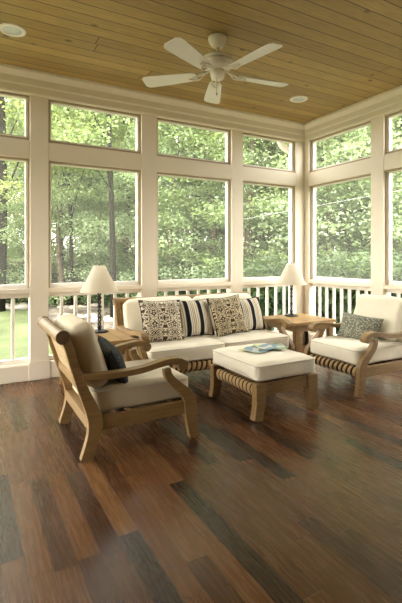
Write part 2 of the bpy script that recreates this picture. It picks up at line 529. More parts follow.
# ------------------------------------------------------------------ room shell
BW = 4.28; RW = 3.94; TH = .125; LW = -1.9; FWL = -2.2; CH = 2.90
bm = bmesh.new(); box(bm, LW, RW + TH, FWL, BW + TH, -.08, 0)
tag(link('floor', bm, M['floor']), 'dark brown hardwood plank floor of the porch', 'floor', kind='structure')
bm = bmesh.new(); box(bm, LW, RW + TH, FWL, BW + TH, CH, CH + .05)
tag(link('ceiling', bm, M['ceil']), 'knotty golden pine board ceiling', 'ceiling', kind='structure')
bm = bmesh.new(); box(bm, LW - .3, RW + TH + .32, FWL - .3, BW + TH + .32, CH + .05, CH + .2)
tag(link('roof', bm, M['white']), 'porch roof edge above the screens', 'roof', kind='structure')
bm = bmesh.new(); box(bm, LW - .05, RW + TH + .02, FWL - .05, BW + TH + .02, -.6, -.08)
tag(link('trim_1', bm, M['white']), 'porch foundation skirt below the floor', 'trim', kind='structure')

Z = dict(base=.16, brail=.193, rail=.815, sill=.862, mtop=2.09, tbot=2.26, head=2.685)
def wall_bands(bm, posts, ext, axis, solid=False):
    """posts: list of (a,b) along wall; ext (a,b); inner plane and thickness depend on axis"""
    def bx(a, b, z0, z1, d0=0., d1=TH):
        if axis == 'back': box(bm, a, b, BW + d0, BW + d1, z0, z1)
        elif axis == 'right': box(bm, RW + d0, RW + d1, a, b, z0, z1)
        elif axis == 'left': box(bm, LW - d1, LW - d0, a, b, z0, z1)
    for a, b in posts: bx(a, b, 0, CH)
    edges = [ext[0]] + [e for p in posts for e in p] + [ext[1]]
    spans = [(edges[i], edges[i + 1]) for i in range(0, len(edges), 2) if edges[i + 1] - edges[i] > .01]
    for a, b in spans:
        bx(a, b, Z['head'], CH, .004)
        bx(a, b, Z['mtop'], Z['tbot'], .004)
        bx(a, b, Z['rail'], Z['sill'], .004)
        bx(a, b, 0, Z['base'], .004)
    return spans
back_posts = [(-1.9, -1.73), (-.72, -.55), (.535, .70), (1.65, 1.825), (2.795, 2.955), (3.80, RW + TH)]
right_posts = [(-2.2, 1.66), (3.06, 3.225), (4.20, BW + .002)]  # first span is no post: unseen solid stretch added to cut fill light
bm = bmesh.new(); sb = wall_bands(bm, back_posts, (-1.73, 3.80), 'back')
tag(link('wall_back', bm, M['paint'], bevel=.004), 'cream post and rail wall of screened openings', 'wall', kind='structure')
bm = bmesh.new(); sr = wall_bands(bm, right_posts, (-2.2, 4.20), 'right')
tag(link('wall_right', bm, M['paint'], bevel=.004), 'cream post and rail wall on the right, unseen near end closed to cut light', 'wall', kind='structure')
left_posts = [(-2.2, 1.17), (2.6, 2.77), (4.2, BW)]  # near span is closed solid out of view, added to darken the foreground
bm = bmesh.new(); sl = wall_bands(bm, left_posts, (-2.2, 4.2), 'left')
tag(link('wall_left', bm, M['paint'], bevel=.004), 'cream post and rail wall on the left, unseen near end closed to cut light', 'wall', kind='structure')
bm = bmesh.new(); box(bm, LW - TH, RW + TH, FWL - .1, FWL, 0, CH)
tag(link('wall_front', bm, M['siding']), 'plain painted house wall', 'wall', kind='structure')

# crown moulding (stepped) ----------------------------------------
def crown(name, pts_fn, a, b):
    prof = [(0, CH - .215), (.012, CH - .215), (.018, CH - .20), (.018, CH - .145), (.03, CH - .13), (.036, CH - .075), (.06, CH - .045), (.075, CH - .028), (.075, CH - .001), (0, CH - .001)]
    bm = bmesh.new()
    A = [bm.verts.new(pts_fn(d, z, a)) for d, z in prof]; B = [bm.verts.new(pts_fn(d, z, b)) for d, z in prof]
    for i in range(len(prof)): bm.faces.new((A[i], B[i], B[(i + 1) % len(prof)], A[(i + 1) % len(prof)]))
    bm.faces.new(A); bm.faces.new(B[::-1])
    return tag(link(name, bm, M['paint']), 'stepped cream crown moulding under the ceiling', 'moulding', kind='structure')
# mitre into the corner
def cb_(d, z, e): return (LW if e == 0 else RW - d, BW - d, z)
def cr_(d, z, e): return (RW - d, FWL if e == 0 else BW - d, z)
crown('trim_2', cb_, 0, 1); crown('trim_3', cr_, 0, 1)

# sill cap mouldings and post plinths
bm = bmesh.new()
for a, b in back_posts[1:5]: box(bm, a - .012, b + .012, BW - .016, BW - .001, .001, .175)
box(bm, 3.79, RW - .018, BW - .016, BW - .001, .001, .175)
for a, b in sb: box(bm, a + .012 if a > -1.7 else a, b - .012, BW - .008, BW + .003, .001, .15)
tag(link('baseboard_back', bm, M['paint'], bevel=.003), 'cream baseboard with post plinths', 'baseboard', kind='structure')
bm = bmesh.new()
for a, b in right_posts[1:5]: box(bm, RW - .016, RW - .001, a - .012, b + .012, .001, .175)
box(bm, RW - .016, RW - .001, 4.19, BW - .018, .001, .175)
for a, b in sr: box(bm, RW - .008, RW + .003, a + .012, b - .012, .001, .15)
tag(link('baseboard_right', bm, M['paint'], bevel=.003), 'cream baseboard with post plinths', 'baseboard', kind='structure')

# windows: each bay has a main screen, a transom screen
wn = [0]
def window(a, b, axis):
    wn[0] += 1
    root = empty('window_%d' % wn[0], kind='structure', label='tall screened opening with a transom above', cat='window')
    e = .001
    def P(bm, a, b, d0, d1, z0, z1):
        if axis == 'back': box(bm, a, b, BW + d0, BW + d1, z0, z1)
        elif axis == 'right': box(bm, RW + d0, RW + d1, a, b, z0, z1)
        else: box(bm, LW - d1, LW - d0, a, b, z0, z1)
    for nm, z0, z1 in (('main', Z['sill'], Z['mtop']), ('transom', Z['tbot'], Z['head'])):
        bm = bmesh.new(); w = .018
        P(bm, a + e, a + w, .03, .045, z0 + e, z1 - e); P(bm, b - w, b - e, .03, .045, z0 + e, z1 - e)
        if nm == 'transom': P(bm, a + w, b - w, .03, .045, z0 + e, z0 + w * 1.3)
        P(bm, a + w, b - w, .03, .045, z1 - w, z1 - e)
        link('screen_bead', bm, M['bead'], root)
        bm = bmesh.new(); w = .034
        P(bm, a + e, a + w, .046, .10, z0 + e, z1 - e); P(bm, b - w, b - e, .046, .10, z0 + e, z1 - e)
        P(bm, a + w, b - w, .046, .10, z0 + e, z0 + w * 1.2); P(bm, a + w, b - w, .046, .10, z1 - w * .8, z1 - e)
        link('window_frame', bm, M['white'], root, bevel=.003)
        bm = bmesh.new(); P(bm, a + w, b - w, .070, .0705, z0 + w * 1.2, z1 - w * .8)
        link('insect_screen', bm, M['screen'], root)
    return root
def railing(a, b, axis, label, pitch=.13, start=None):
    root = empty('railing', ((a + b) / 2, BW, 0) if axis == 'back' else (RW, (a + b) / 2, 0), 0, label, 'railing')
    cx, cy = root.location.x, root.location.y
    def P(bm, a, b, d0, d1, z0, z1):
        if axis == 'back': box(bm, a - cx, b - cx, d0, d1, z0, z1)
        elif axis == 'right': box(bm, d0, d1, a - cy, b - cy, z0, z1)
    bm = bmesh.new(); P(bm, a + .001, b - .001, .05, .10, .775, .8135); link('top_rail', bm, M['white'], root, bevel=.004)
    bm = bmesh.new(); P(bm, a + .001, b - .001, .05, .10, .1615, .20); link('bottom_rail', bm, M['white'], root, bevel=.004)
    n = max(1, int(round((b - a) / pitch)) - 1)
    xs = [a + (b - a) * (k + 1) / (n + 1) for k in range(n)] if start is None else [start + pitch * k for k in range(-12, 12) if a + .04 < start + pitch * k < b - .04]
    for x in xs:
        bm = bmesh.new(); P(bm, x - .0145, x + .0145, .060, .089, .2005, .7745); link('baluster', bm, M['white'], root, bevel=.003)
    return root
for i, (a, b) in enumerate(sb):
    window(a, b, 'back')
names_b = [None, 'cream baluster railing at the left edge with lawn behind it', 'cream baluster railing behind the left lamp and side table',
           'cream baluster railing mostly hidden behind the sofa back', 'cream baluster railing behind the right end of the sofa and the right lamp']
for i, (a, b) in enumerate(sb):
    if i == 0 or names_b[i] is None: continue
    railing(a, b, 'back', names_b[i], start=(.392 if i == 1 else None))
for (a, b) in sr: window(a, b, 'right')
names_r = {len(sr) - 1: 'cream baluster railing on the right side, between corner post and armchair back', len(sr) - 2: 'cream baluster railing at the right edge behind the right armchair'}
for i, (a, b) in enumerate(sr):
    if i in names_r: railing(a, b, 'right', names_r[i])
for (a, b) in sl: window(a, b, 'left')

# ------------------------------------------------------------------ chair-type seating
def side_frame(root, ysign, hw, matn='teak'):
    """scrolled side of the deep seating: returns nothing, links parts. local +x is the front"""
    o = hw; i = hw - .046
    y0, y1 = (i, o) if ysign > 0 else (-o, -i)
    # rear post and rear leg, one board, kinked at the seat
    bm = bmesh.new()
    ribbon(bm, [(-.425, .715, .024), (-.398, .66, .024), (-.366, .55, .025), (-.318, .41, .029), (-.266, .28, .038), (-.246, .205, .044), (-.262, .12, .036), (-.300, .0, .035)], y0, y1, 7)
    cyl_y(bm, -.432, .718, .040, y0 - .003, y1 + .003, 20, 0, 1)
    link('rear_leg', bm, [M[matn], M['teak_dark']], root, bevel=.004)
    # front leg with S shaped arm support
    bm = bmesh.new()
    ribbon(bm, [(.205, .462, .022), (.212, .425, .024), (.238, .385, .027), (.290, .335, .030), (.342, .285, .036), (.365, .235, .044), (.370, .175, .042), (.380, .09, .036), (.398, .0, .034)], y0, y1, 7)
    link('front_leg', bm, M[matn], root, bevel=.004)
    # arm
    a0, a1 = (i - .012, o + .006) if ysign > 0 else (-o - .006, -i + .012)
    bm = bmesh.new()
    ribbon(bm, [(-.322, .478, .018), (-.15, .470, .018), (.02, .476, .018), (.14, .496, .018), (.23, .508, .019), (.295, .498, .021), (.325, .478, .018)], a0, a1, 7)
    cyl_y(bm, .312, .474, .034, a0 - .001, a1 + .001, 20)
    link('arm', bm, M[matn], root, bevel=.005)
    # side rail
    r0, r1 = (i + .008, o - .010) if ysign > 0 else (-o + .010, -i - .008)
    bm = bmesh.new(); box(bm, -.215, .330, r0, r1, .158, .243)
    link('side_rail', bm, M[matn], root, bevel=.004)

def seating(root, hw, cush, nseat=1, matn='teak', bd=-.02):
    for s in (-1, 1): side_frame(root, s, hw, matn)
    w = hw - .047
    bm = bmesh.new(); cyl_y(bm, -.432, .715, .038, -w, w, 24)
    link('top_roll', bm, M[matn], root, smooth=False)
    bm = bmesh.new(); box(bm, -.342, -.306, -w, w, .400, .452); box(bm, -.415, -.385, -w, w, .640, .685)
    if nseat > 1: box(bm, -.405, -.325, -.03, .03, .45, .65)
    link('back_rail', bm, M[matn], root, bevel=.003)
    bm = bmesh.new(); prism(bm, [(-.392, .64), (-.400, .64), (-.334, .452), (-.326, .452)], -w, w)
    link('cane_panel', bm, M['cane'], root)
    bm = bmesh.new()
    box(bm, -.29, -.235, -w, w, .17, .235)
    k = -.18
    while k < .30: box(bm, k, k + .05, -w, w, .205, .225); k += .09
    link('seat_slats', bm, M[matn], root, bevel=.002)
    o = link('rope_apron', rope_roll_bm(2 * w - .004, .046, .050, .036), [M['rope_l'], M['rope_d']], root, smooth=True)
    o.location = (.356, 0, .196)
    cw = (w * 2 - .004) / nseat
    for q in range(nseat):
        yc = -w + .002 + cw * (q + .5)
        bm = cushion_bm(.317, cw / 2 - .004, .070, .028, .006, seed=q + 1, sag=.005)
        bmesh.ops.translate(bm, verts=bm.verts, vec=(.066, yc, .3135))
        sc = link('seat_cushion', bm, cush, root, smooth=True)
        bm = bmesh.new()
        for zz in (.262, .368): loop_tube(bm, [(x + .066, y + yc, z) for x, y, z in piping_path(.317, cw / 2 - .006, zz, .036, 0)], .0045)
        link('piping', bm, M['piping'], sc, smooth=True)
        bm = cushion_bm(.070, cw / 2 - .010, .205 + bd / 2, .045, .010, seed=q + 5, sag=.006)
        bmesh.ops.rotate(bm, verts=bm.verts, cent=(0, 0, 0), matrix=Matrix.Rotation(R(-19), 3, 'Y'))
        bmesh.ops.translate(bm, verts=bm.verts, vec=(-.256, yc, .588 + bd / 2))
        link('back_cushion', bm, cush, root, smooth=True)

chair_l = empty('armchair', (.905, 2.765, 0), 0, 'teak armchair on the left, seen from behind with cane back and curled top', 'armchair', 'matching teak armchairs')
seating(chair_l, .335, M['cushion_shaded'])
chair_r = copy_tree(chair_l)
chair_r.location = (3.25, 2.765, 0); chair_r.rotation_euler = (0, 0, PI)
chair_r['label'] = 'teak armchair at the right edge facing left with pale back cushion'
for c in children(chair_r):
    if 'cushion' in c.name:
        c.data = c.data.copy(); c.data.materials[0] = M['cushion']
sofa = empty('sofa', (2.09, 3.675, 0), -PI / 2, 'long teak sofa with cream seat and back cushions under the screens', 'sofa')
seating(sofa, .80, M['cushion'], 2, bd=-.05)

# ------------------------------------------------------------------ ottoman
ot = empty('ottoman', (2.08, 2.75, 0), 0, 'low teak ottoman with thick cream cushion and rope sides in the middle', 'ottoman')
bx_, by_ = .285, .325
for sx in (-1, 1):
    for sy in (-1, 1):
        bm = bmesh.new()
        x = sx * (bx_ - .040); s = sx
        ribbon(bm, [(x, .266, .046), (x + s * .002, .20, .044), (x + s * .004, .13, .040), (x + s * .014, .06, .038), (x + s * .028, 0, .037)], *((by_ - .06, by_) if sy > 0 else (-by_, -by_ + .06)), 6)
        link('leg', bm, M['teak'], ot, bevel=.004)
for sy in (-1, 1):
    bm = bmesh.new(); y0, y1 = (by_ - .048, by_ - .012) if sy > 0 else (-by_ + .012, -by_ + .048)
    box(bm, -bx_ + .085, bx_ - .085, y0, y1, .175, .264); link('end_rail', bm, M['teak'], ot, bevel=.004)
for sx in (-1, 1):
    o = link('rope_apron', rope_roll_bm(2 * by_ - .124, .045, .050, .037), [M['rope_l'], M['rope_d']], ot, smooth=True)
    o.location = (sx * (bx_ - .042), 0, .198)
bm = bmesh.new()
k = -.19
while k < .17: box(bm, k, k + .05, -by_ + .062, by_ - .062, .22, .245); k += .085
link('seat_slats', bm, M['teak'], ot)
bm = cushion_bm(bx_ - .006, by_ - .004, .062, .036, .006, seed=9, sag=.005)
bmesh.ops.translate(bm, verts=bm.verts, vec=(0, 0, .336))
oc = link('seat_cushion', bm, M['cushion'], ot, smooth=True)
bm = bmesh.new()
for zz in (.29, .384): loop_tube(bm, piping_path(bx_ - .004, by_ - .002, zz, .036, 0), .0045)
link('piping', bm, M['piping'], oc, smooth=True)

# folded map on the ottoman
mp = empty('folded_map', (2.12, 2.80, .415), R(8), 'colourful folded paper map spread on the ottoman', 'map')
def sheet(cx, cy, w, h, rot, z, name):
    bm = bmesh.new(); nx = 8; ny = 3; g = {}
    for s in (0, 1):
        for i in range(nx + 1):
            for j in range(ny + 1):
                x = (i / nx - .5) * w; y = (j / ny - .5) * h
                zz = .0065 * abs(((i / nx * 2) % 1) - .5) * 2 * (1 - s * .0) + s * .0012
                g[s, i, j] = bm.verts.new((x, y, zz))
    for i in range(nx):
        for j in range(ny):
            bm.faces.new((g[1, i, j], g[1, i + 1, j], g[1, i + 1, j + 1], g[1, i, j + 1]))
            bm.faces.new((g[0, i, j], g[0, i, j + 1], g[0, i + 1, j + 1], g[0, i + 1, j]))
    for i in range(nx):
        for j in (0, ny): bm.faces.new((g[0, i, j], g[0, i + 1, j], g[1, i + 1, j], g[1, i, j]))
    for j in range(ny):
        for i in (0, nx): bm.faces.new((g[0, i, j], g[0, i, j + 1], g[1, i, j + 1], g[1, i, j]))
    o = link(name, bm, M['paper'], mp); o.location = (cx, cy, z); o.rotation_euler = (0, 0, rot); return o
sheet(-.06, .0, .24, .20, R(12), 0, 'map_sheet')
sheet(.07, -.03, .24, .19, R(-28), .009, 'map_sheet')

# ------------------------------------------------------------------ side tables
def table(loc, label):
    t = empty('side_table', loc, 0, label, 'side table', 'square teak side tables')
    bm = bmesh.new()
    for k in range(5):
        w = .60 / 5
        box(bm, -.30 + k * w + .0008, -.30 + (k + 1) * w - .0008, -.295, .295, .428, .46)
    link('table_top', bm, M['teak_top'], t, bevel=.003)
    bm = bmesh.new()
    box(bm, -.235, .235, -.262, -.240, .355, .4275); box(bm, -.235, .235, .240, .262, .355, .4275)
    box(bm, -.262, -.240, -.235, .235, .355, .4275); box(bm, .240, .262, -.235, .235, .355, .4275)
    link('apron', bm, M['teak'], t, bevel=.002)
    for sx in (-1, 1):
        for sy in (-1, 1):
            bm = bmesh.new(); v = box(bm, *sorted((sx * .215, sx * .272)), *sorted((sy * .215, sy * .272)), 0, .4275)
            for q in v[:4]:
                q.co.x = q.co.x if abs(q.co.x) > .25 else sx * .232; q.co.y = q.co.y if abs(q.co.y) > .25 else sy * .232
            link('leg', bm, M['teak'], t, bevel=.003)
    return t
table((3.345, 3.74, 0), 'square teak side table in the corner at the right of the sofa')
tl = table((1.005, 3.76, 0), 'square teak side table at the left of the sofa behind the left armchair')
tl.scale = (.92, 1, 1)

# ------------------------------------------------------------------ table lamps
def lamp(loc, label):
    l = empty('table_lamp', loc, 0, label, 'lamp', 'black iron table lamps with cream shades')
    bm = bmesh.new()
    lathe(bm, [(0, 0), (.080, 0), (.082, .006), (.078, .014), (.05, .020), (.022, .028), (.014, .04), (0, .04)], 32)
    link('lamp_base', bm, M['iron'], l, smooth=True)
    bm = bmesh.new()
    # twisted iron stem: two intertwined bars with rings
    for ph in (0, PI):
        pts = [(.011 * math.cos(ph + k * .55), .011 * math.sin(ph + k * .55), .038 + k * .34 / 48) for k in range(49)]
        tube(bm, pts, .0085, 7)
    for zz in (.05, .14, .23, .32, .375): lathe(bm, [(0, zz - .012), (.019, zz - .008), (.024, zz), (.019, zz + .008), (0, zz + .012)], 16)
    link('lamp_stem', bm, M['iron'], l, smooth=True)
    bm = bmesh.new(); lathe(bm, [(0, .385), (.014, .386), (.014, .43), (.006, .432), (.006, .610), (0, .612)], 12)
    tube(bm, [(-.046, 0, .607), (.046, 0, .607)], .002, 6)
    link('socket', bm, M['iron'], l, smooth=True)
    bm = bmesh.new()
    lathe(bm, [(.176, .375), (.178, .375), (.176, .380), (.112, .50), (.052, .620), (.050, .620), (.110, .50), (.174, .380), (.176, .375)], 48)
    sh = link('lamp_shade', bm, M['shade'], l, smooth=True)
    bm = bmesh.new(); lathe(bm, [(0, .612), (.006, .613), (.004, .622), (.007, .63), (0, .638)], 12); link('finial', bm, M['iron'], l, smooth=True)
    return l
lamp((1.098, 3.94, .4605), 'black iron table lamp with cream cone shade on the left side table')
lamp((3.385, 3.90, .4605), 'black iron table lamp with cream cone shade on the right side table')

# ------------------------------------------------------------------ throw pillows
def pillow(name, loc, rot, hx, hy, t, mat, edge, label, group=None, seed=0):
    r = empty(name, loc, 0, label, 'pillow', group)
    r.rotation_euler = rot
    link('cover', pillow_bm(hx, hy, t, seed=seed), mat, r, smooth=True)
    link('piping', pillow_edge(hx, hy, .0055), edge, r, smooth=True)
    return r
# pillow local x -> right, y -> up, z -> facing viewer (front). rotate about x by 90-lean
pr = 'throw pillows on the sofa'
pillow('throw_pillow', (1.600, 3.64, .565), (R(66), R(2), R(-3)), .205, .205, .078, M['damask'], M['trim_dark'], 'cream throw pillow with dark brown scroll print at the left end of the sofa', pr, 1)
pillow('throw_pillow', (1.965, 3.69, .562), (R(70), 0, R(1)), .20, .185, .07, M['stripe'], M['trim_dark'], 'black and cream striped pillow between the two scroll print pillows', pr, 2)
pillow('throw_pillow', (2.305, 3.60, .575), (R(66), R(-5), R(-4)), .178, .20, .072, M['damask2'], M['trim_dark'], 'tan throw pillow with dense dark scroll print right of the sofa middle', pr, 3)
pillow('throw_pillow', (2.605, 3.69, .555), (R(70), 0, R(2)), .20, .18, .07, M['stripe2'], M['trim_dark'], 'black and cream striped pillow at the right end of the sofa', pr, 4)
pillow('lumbar_pillow', (3.265, 2.80, .488), (R(70), R(4), R(-78)), .205, .125, .065, M['sage'], M['sage'], 'grey green woven rectangular pillow on the right armchair', None, 5)
pillow('throw_pillow', (.835, 2.69, .492), (R(66), R(-5), R(86)), .19, .135, .065, M['slate'], M['trim_dark'], 'dark slate pillow with black edging on the left armchair', None, 6)

# ------------------------------------------------------------------ ceiling fan
fan = empty('ceiling_fan', (1.745, 2.88, 0), 0, 'white ceiling fan with five blades hanging from the pine ceiling', 'ceiling fan')
bm = bmesh.new(); lathe(bm, [(0, 2.8985), (.072, 2.8985), (.076, 2.885), (.066, 2.85), (.045, 2.825), (.028, 2.815), (0, 2.812)], 32); link('canopy', bm, M['fan'], fan, smooth=True)
bm = bmesh.new(); lathe(bm, [(0, 2.82), (.014, 2.82), (.014, 2.76), (0, 2.76)], 16); link('downrod', bm, M['fan'], fan, smooth=True)
bm = bmesh.new(); lathe(bm, [(0, 2.765), (.035, 2.765), (.045, 2.75), (.10, 2.74), (.122, 2.725), (.122, 2.71), (.114, 2.706), (.126, 2.70), (.128, 2.68), (.118, 2.674), (.12, 2.665), (.09, 2.64), (.06, 2.632), (0, 2.63)], 40); link('motor_housing', bm, M['fan'], fan, smooth=True)
bm = bmesh.new(); lathe(bm, [(0, 2.631), (.055, 2.631), (.058, 2.60), (.050, 2.57), (.02, 2.556), (0, 2.555)], 32); link('switch_cap', bm, M['fan'], fan, smooth=True)
for dx, L in ((.03, .10), (-.025, .13)):
    bm = bmesh.new(); tube(bm, [(dx, -.03, 2.575), (dx, -.03, 2.575 - L)], .0018, 6); lathe(bm, [(0, 2.575 - L - .022), (.006, 2.575 - L - .018), (.004, 2.575 - L), (0, 2.575 - L)], 8, dx, -.03)
    link('pull_chain', bm, M['bead'], fan)
for k in range(5):
    a = R(64 + 72 * k); Rt = Matrix.Rotation(a, 4, 'Z') @ Matrix.Translation((0, 0, 2.605)) @ Matrix.Rotation(R(11), 4, 'X')
    bm = bmesh.new()
    outline = [(.17, -.044), (.19, -.052), (.40, -.067), (.56, -.075), (.598, -.072), (.622, -.048), (.622, .048), (.598, .072), (.56, .075), (.40, .067), (.19, .052), (.17, .044)]
    A = [bm.verts.new((x, y, .003)) for x, y in outline]; B = [bm.verts.new((x, y, -.003)) for x, y in outline]
    bm.faces.new(A); bm.faces.new(B[::-1])
    for i in range(len(outline)): bm.faces.new((A[i], B[i], B[(i + 1) % len(outline)], A[(i + 1) % len(outline)]))
    bm.transform(Rt); bl = link('blade', bm, M['fan_blade'], fan)
    bm = bmesh.new()
    for s in (-1, 1):
        pts = catmull([(.06, 0, .035), (.11, s * .012, .018), (.16, s * .036, -.006), (.205, s * .030, -.009), (.245, s * .004, -.009)], 4)
        tube(bm, pts, .0065, 6)
    tube(bm, [(.055, 0, .036), (.12, 0, .012), (.20, 0, -.008)], .006, 6)
    bm.transform(Rt); link('blade_bracket', bm, M['fan'], bl, smooth=True)

# ------------------------------------------------------------------ recessed lights
for (x, y), lb in (((.318, 3.55), 'round white recessed ceiling light near the left edge'), ((3.215, 3.58), 'round white recessed ceiling light right of the fan')):
    r = empty('recessed_light', (x, y, CH), 0, lb, 'ceiling light', 'recessed ceiling lights')
    bm = bmesh.new(); lathe(bm, [(.098, 0), (.098, -.006), (.090, -.010), (.070, -.008), (.066, -.001)], 40); link('trim_ring', bm, M['white'], r, smooth=True)
    bm = bmesh.new(); lathe(bm, [(.066, -.0015), (.060, -.004), (.035, -.006), (0, -.007)], 32); link('lens', bm, M['lens'], r, smooth=True)

# ------------------------------------------------------------------ outdoors
GZ = -.6
def hill(x, y):
    d = math.hypot(x, y)
    return GZ + max(0, d - 16) * .035 + .05 * noise.noise(Vector((x * .2, y * .2, 0)))
def ground_piece(name, x0, x1, y0, y1, n, mat, dz, label, cat, test=None):
    bm = bmesh.new(); g = {}
    for i in range(n + 1):
        for j in range(n + 1):
            x = x0 + (x1 - x0) * i / n; y = y0 + (y1 - y0) * j / n
            g[i, j] = bm.verts.new((x, y, hill(x, y) + dz))
    for i in range(n):
        for j in range(n):
            c = (g[i, j].co + g[i + 1, j + 1].co) / 2
            if test is None or test(c.x, c.y): bm.faces.new((g[i, j], g[i + 1, j], g[i + 1, j + 1], g[i, j + 1]))
    for v in [v for v in bm.verts if not v.link_faces]: bm.verts.remove(v)
    return tag(link(name, bm, mat, smooth=True), label, cat, kind='structure')
ground_piece('lawn', -50, 70, -50, 70, 60, M['lawn'], 0, 'green lawn around the porch', 'lawn')
def bed_test(x, y):
    d = math.hypot(x, y); a = math.degrees(math.atan2(x, y))
    lim = 10.2 + 1.0 * math.sin(a * .16) + (5.5 if a < 7.5 else 0)
    if a > 14: lim = 7.5
    return d > lim and a > -20
ground_piece('mulch_bed', -10, 50, -4, 50, 150, M['mulch'], .10, 'mulched garden bed under the trees', 'garden bed', bed_test)

# stones
def stone(x, y, s, mat, label):
    bm = bmesh.new(); bmesh.ops.create_icosphere(bm, subdivisions=2, radius=1)
    sd = random.random() * 50
    for v in bm.verts:
        v.co *= 1 + .35 * noise.noise(v.co * 1.3 + Vector((sd, 0, 0)))
        v.co = Vector((v.co.x * s, v.co.y * s * .75, v.co.z * s * .42))
    o = link('garden_stone', bm, mat, smooth=False); o.location = (x, y, hill(x, y) + s * .2); o.rotation_euler = (0, 0, random.random() * 6)
    tag(o, label, 'stone', 'stones edging the garden bed'); return o
for k in range(34):
    px = 50 + k * 2.2 + random.uniform(-1, 1); d = random.choice((11.6, 12.2, 14.6)) + random.uniform(-.3, .3)
    p = dirpx(px, d); stone(p.x, p.y, random.uniform(.14, .34), M['stone2'] if k % 2 else M['stone'], 'rough garden stone lying in the bed beyond the railing')
for k in range(12):
    p = dirpx(-4 + k * 2.8, 15.8 + random.uniform(-.5, .5)); stone(p.x, p.y, random.uniform(.15, .3), M['stone'], 'rough garden stone lying in the bed beyond the railing')

# foliage prototypes
def leaves_mesh(name, clusters, per, leaf, mat, seed, flat=.35, spread=.55):
    rnd = random.Random(seed); V = []; Fc = []
    for (cx, cy, cz, cr) in clusters:
        for _ in range(per):
            a = rnd.random() * 2 * PI; r = cr * math.sqrt(rnd.random())
            x = cx + r * math.cos(a); y = cy + r * math.sin(a); z = cz + rnd.gauss(0, cr * flat * .5) - .25 * r * r / max(cr, .1)
            L = leaf * rnd.uniform(.6, 1.3); W = L * .6
            yaw = rnd.random() * 2 * PI; tx = rnd.gauss(0, spread); ty = rnd.gauss(.25, spread)
            m = Matrix.Rotation(yaw, 3, 'Z') @ Matrix.Rotation(tx, 3, 'X') @ Matrix.Rotation(ty, 3, 'Y')
            b = len(V)
            for q in ((-L / 2, 0, 0), (0, -W / 2, L * .06), (L / 2, 0, 0), (0, W / 2, L * .06)):
                p = m @ Vector(q); V.append((x + p.x, y + p.y, z + p.z))
            Fc.append((b, b + 1, b + 2, b + 3))
    me = bpy.data.meshes.new(name); me.from_pydata(V, [], Fc); me.materials.append(mat); me.update(); return me

def crown_clusters(n, rx, z0, z1, rnd, cr=(.45, .9)):
    out = []
    for _ in range(n):
        t = rnd.random(); z = z0 + (z1 - z0) * t
        env = rx * (math.sin(PI * min(1, .18 + .78 * t)) ** .7)
        a = rnd.random() * 2 * PI; r = env * math.sqrt(rnd.uniform(.15, 1))
        out.append((r * math.cos(a), r * math.sin(a), z, rnd.uniform(*cr)))
    return out

def tree_proto(seed, H, rx, z0, nclu, per, leaf, mat, bark, lean=.3, tr=.16):
    rnd = random.Random(seed)
    cl = crown_clusters(nclu, rx, z0, H, rnd)
    root = empty('tree', (0, 0, 0))
    bm = bmesh.new()
    pts = [(lean * math.sin(k * .6 + seed) * .5, lean * math.cos(k * .5 + seed) * .4, -.3 + (H * .9) * k / 8) for k in range(9)]
    tube(bm, pts, [tr * (1 - .85 * k / 8) + .012 for k in range(9)], 8)
    for c in cl[:: max(1, nclu // 8)]:
        zt = max(.8, c[2] - .6 * math.hypot(c[0], c[1]))
        k = min(7, max(0, int((zt + .3) / (H * .9) * 8))); b = Vector(pts[k])
        m = (b + Vector(c[:3])) / 2 + Vector((0, 0, .15))
        tube(bm, [b, m, Vector(c[:3])], [tr * .2, tr * .12, .008], 5)
    link('trunk', bm, bark, root, smooth=True)
    f = bpy.data.objects.new('foliage', leaves_mesh('foliage', cl, per, leaf, mat, seed)); COL.objects.link(f); f.parent = root
    return root
P_green = tree_proto(1, 9.5, 3.0, 1.0, 120, 125, .125, M['leaf'], M['bark'])
P_pale = tree_proto(2, 7.0, 2.6, .2, 110, 130, .115, M['leaf_pale'], M['bark'])
P_yel = tree_proto(3, 11.5, 3.0, 3.2, 100, 125, .13, M['leaf_yel'], M['bark_dark'], .2, .2)
P_tall = tree_proto(4, 13.0, 2.8, 5.2, 90, 110, .15, M['leaf'], M['bark_dark'], .15, .095)
def shrub_proto():
    rnd = random.Random(11)
    cl = [(rnd.uniform(-1, 1) * .9, rnd.uniform(-1, 1) * .9, rnd.uniform(.15, 1.45), rnd.uniform(.25, .45)) for _ in range(55)]
    root = empty('shrub'); bm = bmesh.new()
    for k in range(7):
        c = cl[k]; tube(bm, [(0, 0, -.1), (c[0] * .4, c[1] * .4, c[2] * .6), c[:3]], [.03, .02, .006], 5)
    link('stem', bm, M['bark'], root)
    f = bpy.data.objects.new('foliage', leaves_mesh('foliage', cl, 70, .10, M['leaf_dark'], 12, .6)); COL.objects.link(f); f.parent = root
    return root
P_shrub = shrub_proto()
LAB = {'g': ('mid green leafy tree in the woods outside the screens', 'mid green woodland trees'),
       'p': ('pale green low branching tree in the woods outside the screens', 'pale green woodland trees'),
       'y': ('yellow green tree with a dark trunk in the woods outside', 'yellow green woodland trees'),
       't': ('tall bare trunked tree with high green crown in the woods', 'tall woodland trees'),
       's': ('dense dark green shrub growing under the trees outside', 'woodland shrubs')}
PR = {'g': P_green, 'p': P_pale, 'y': P_yel, 't': P_tall, 's': P_shrub}
used = set()
def plant(kind, px, dist, s=1., dz=0):
    p = dirpx(px, dist)
    if kind in used: r = copy_tree(PR[kind])
    else: r = PR[kind]; used.add(kind)
    r.location = (p.x, p.y, hill(p.x, p.y) + dz); r.rotation_euler = (0, 0, random.random() * 6.28); r.scale = (s, s, s)
    lb, gp = LAB[kind]; tag(r, lb, {'s': 'shrub'}.get(kind, 'tree'), gp)
    return r
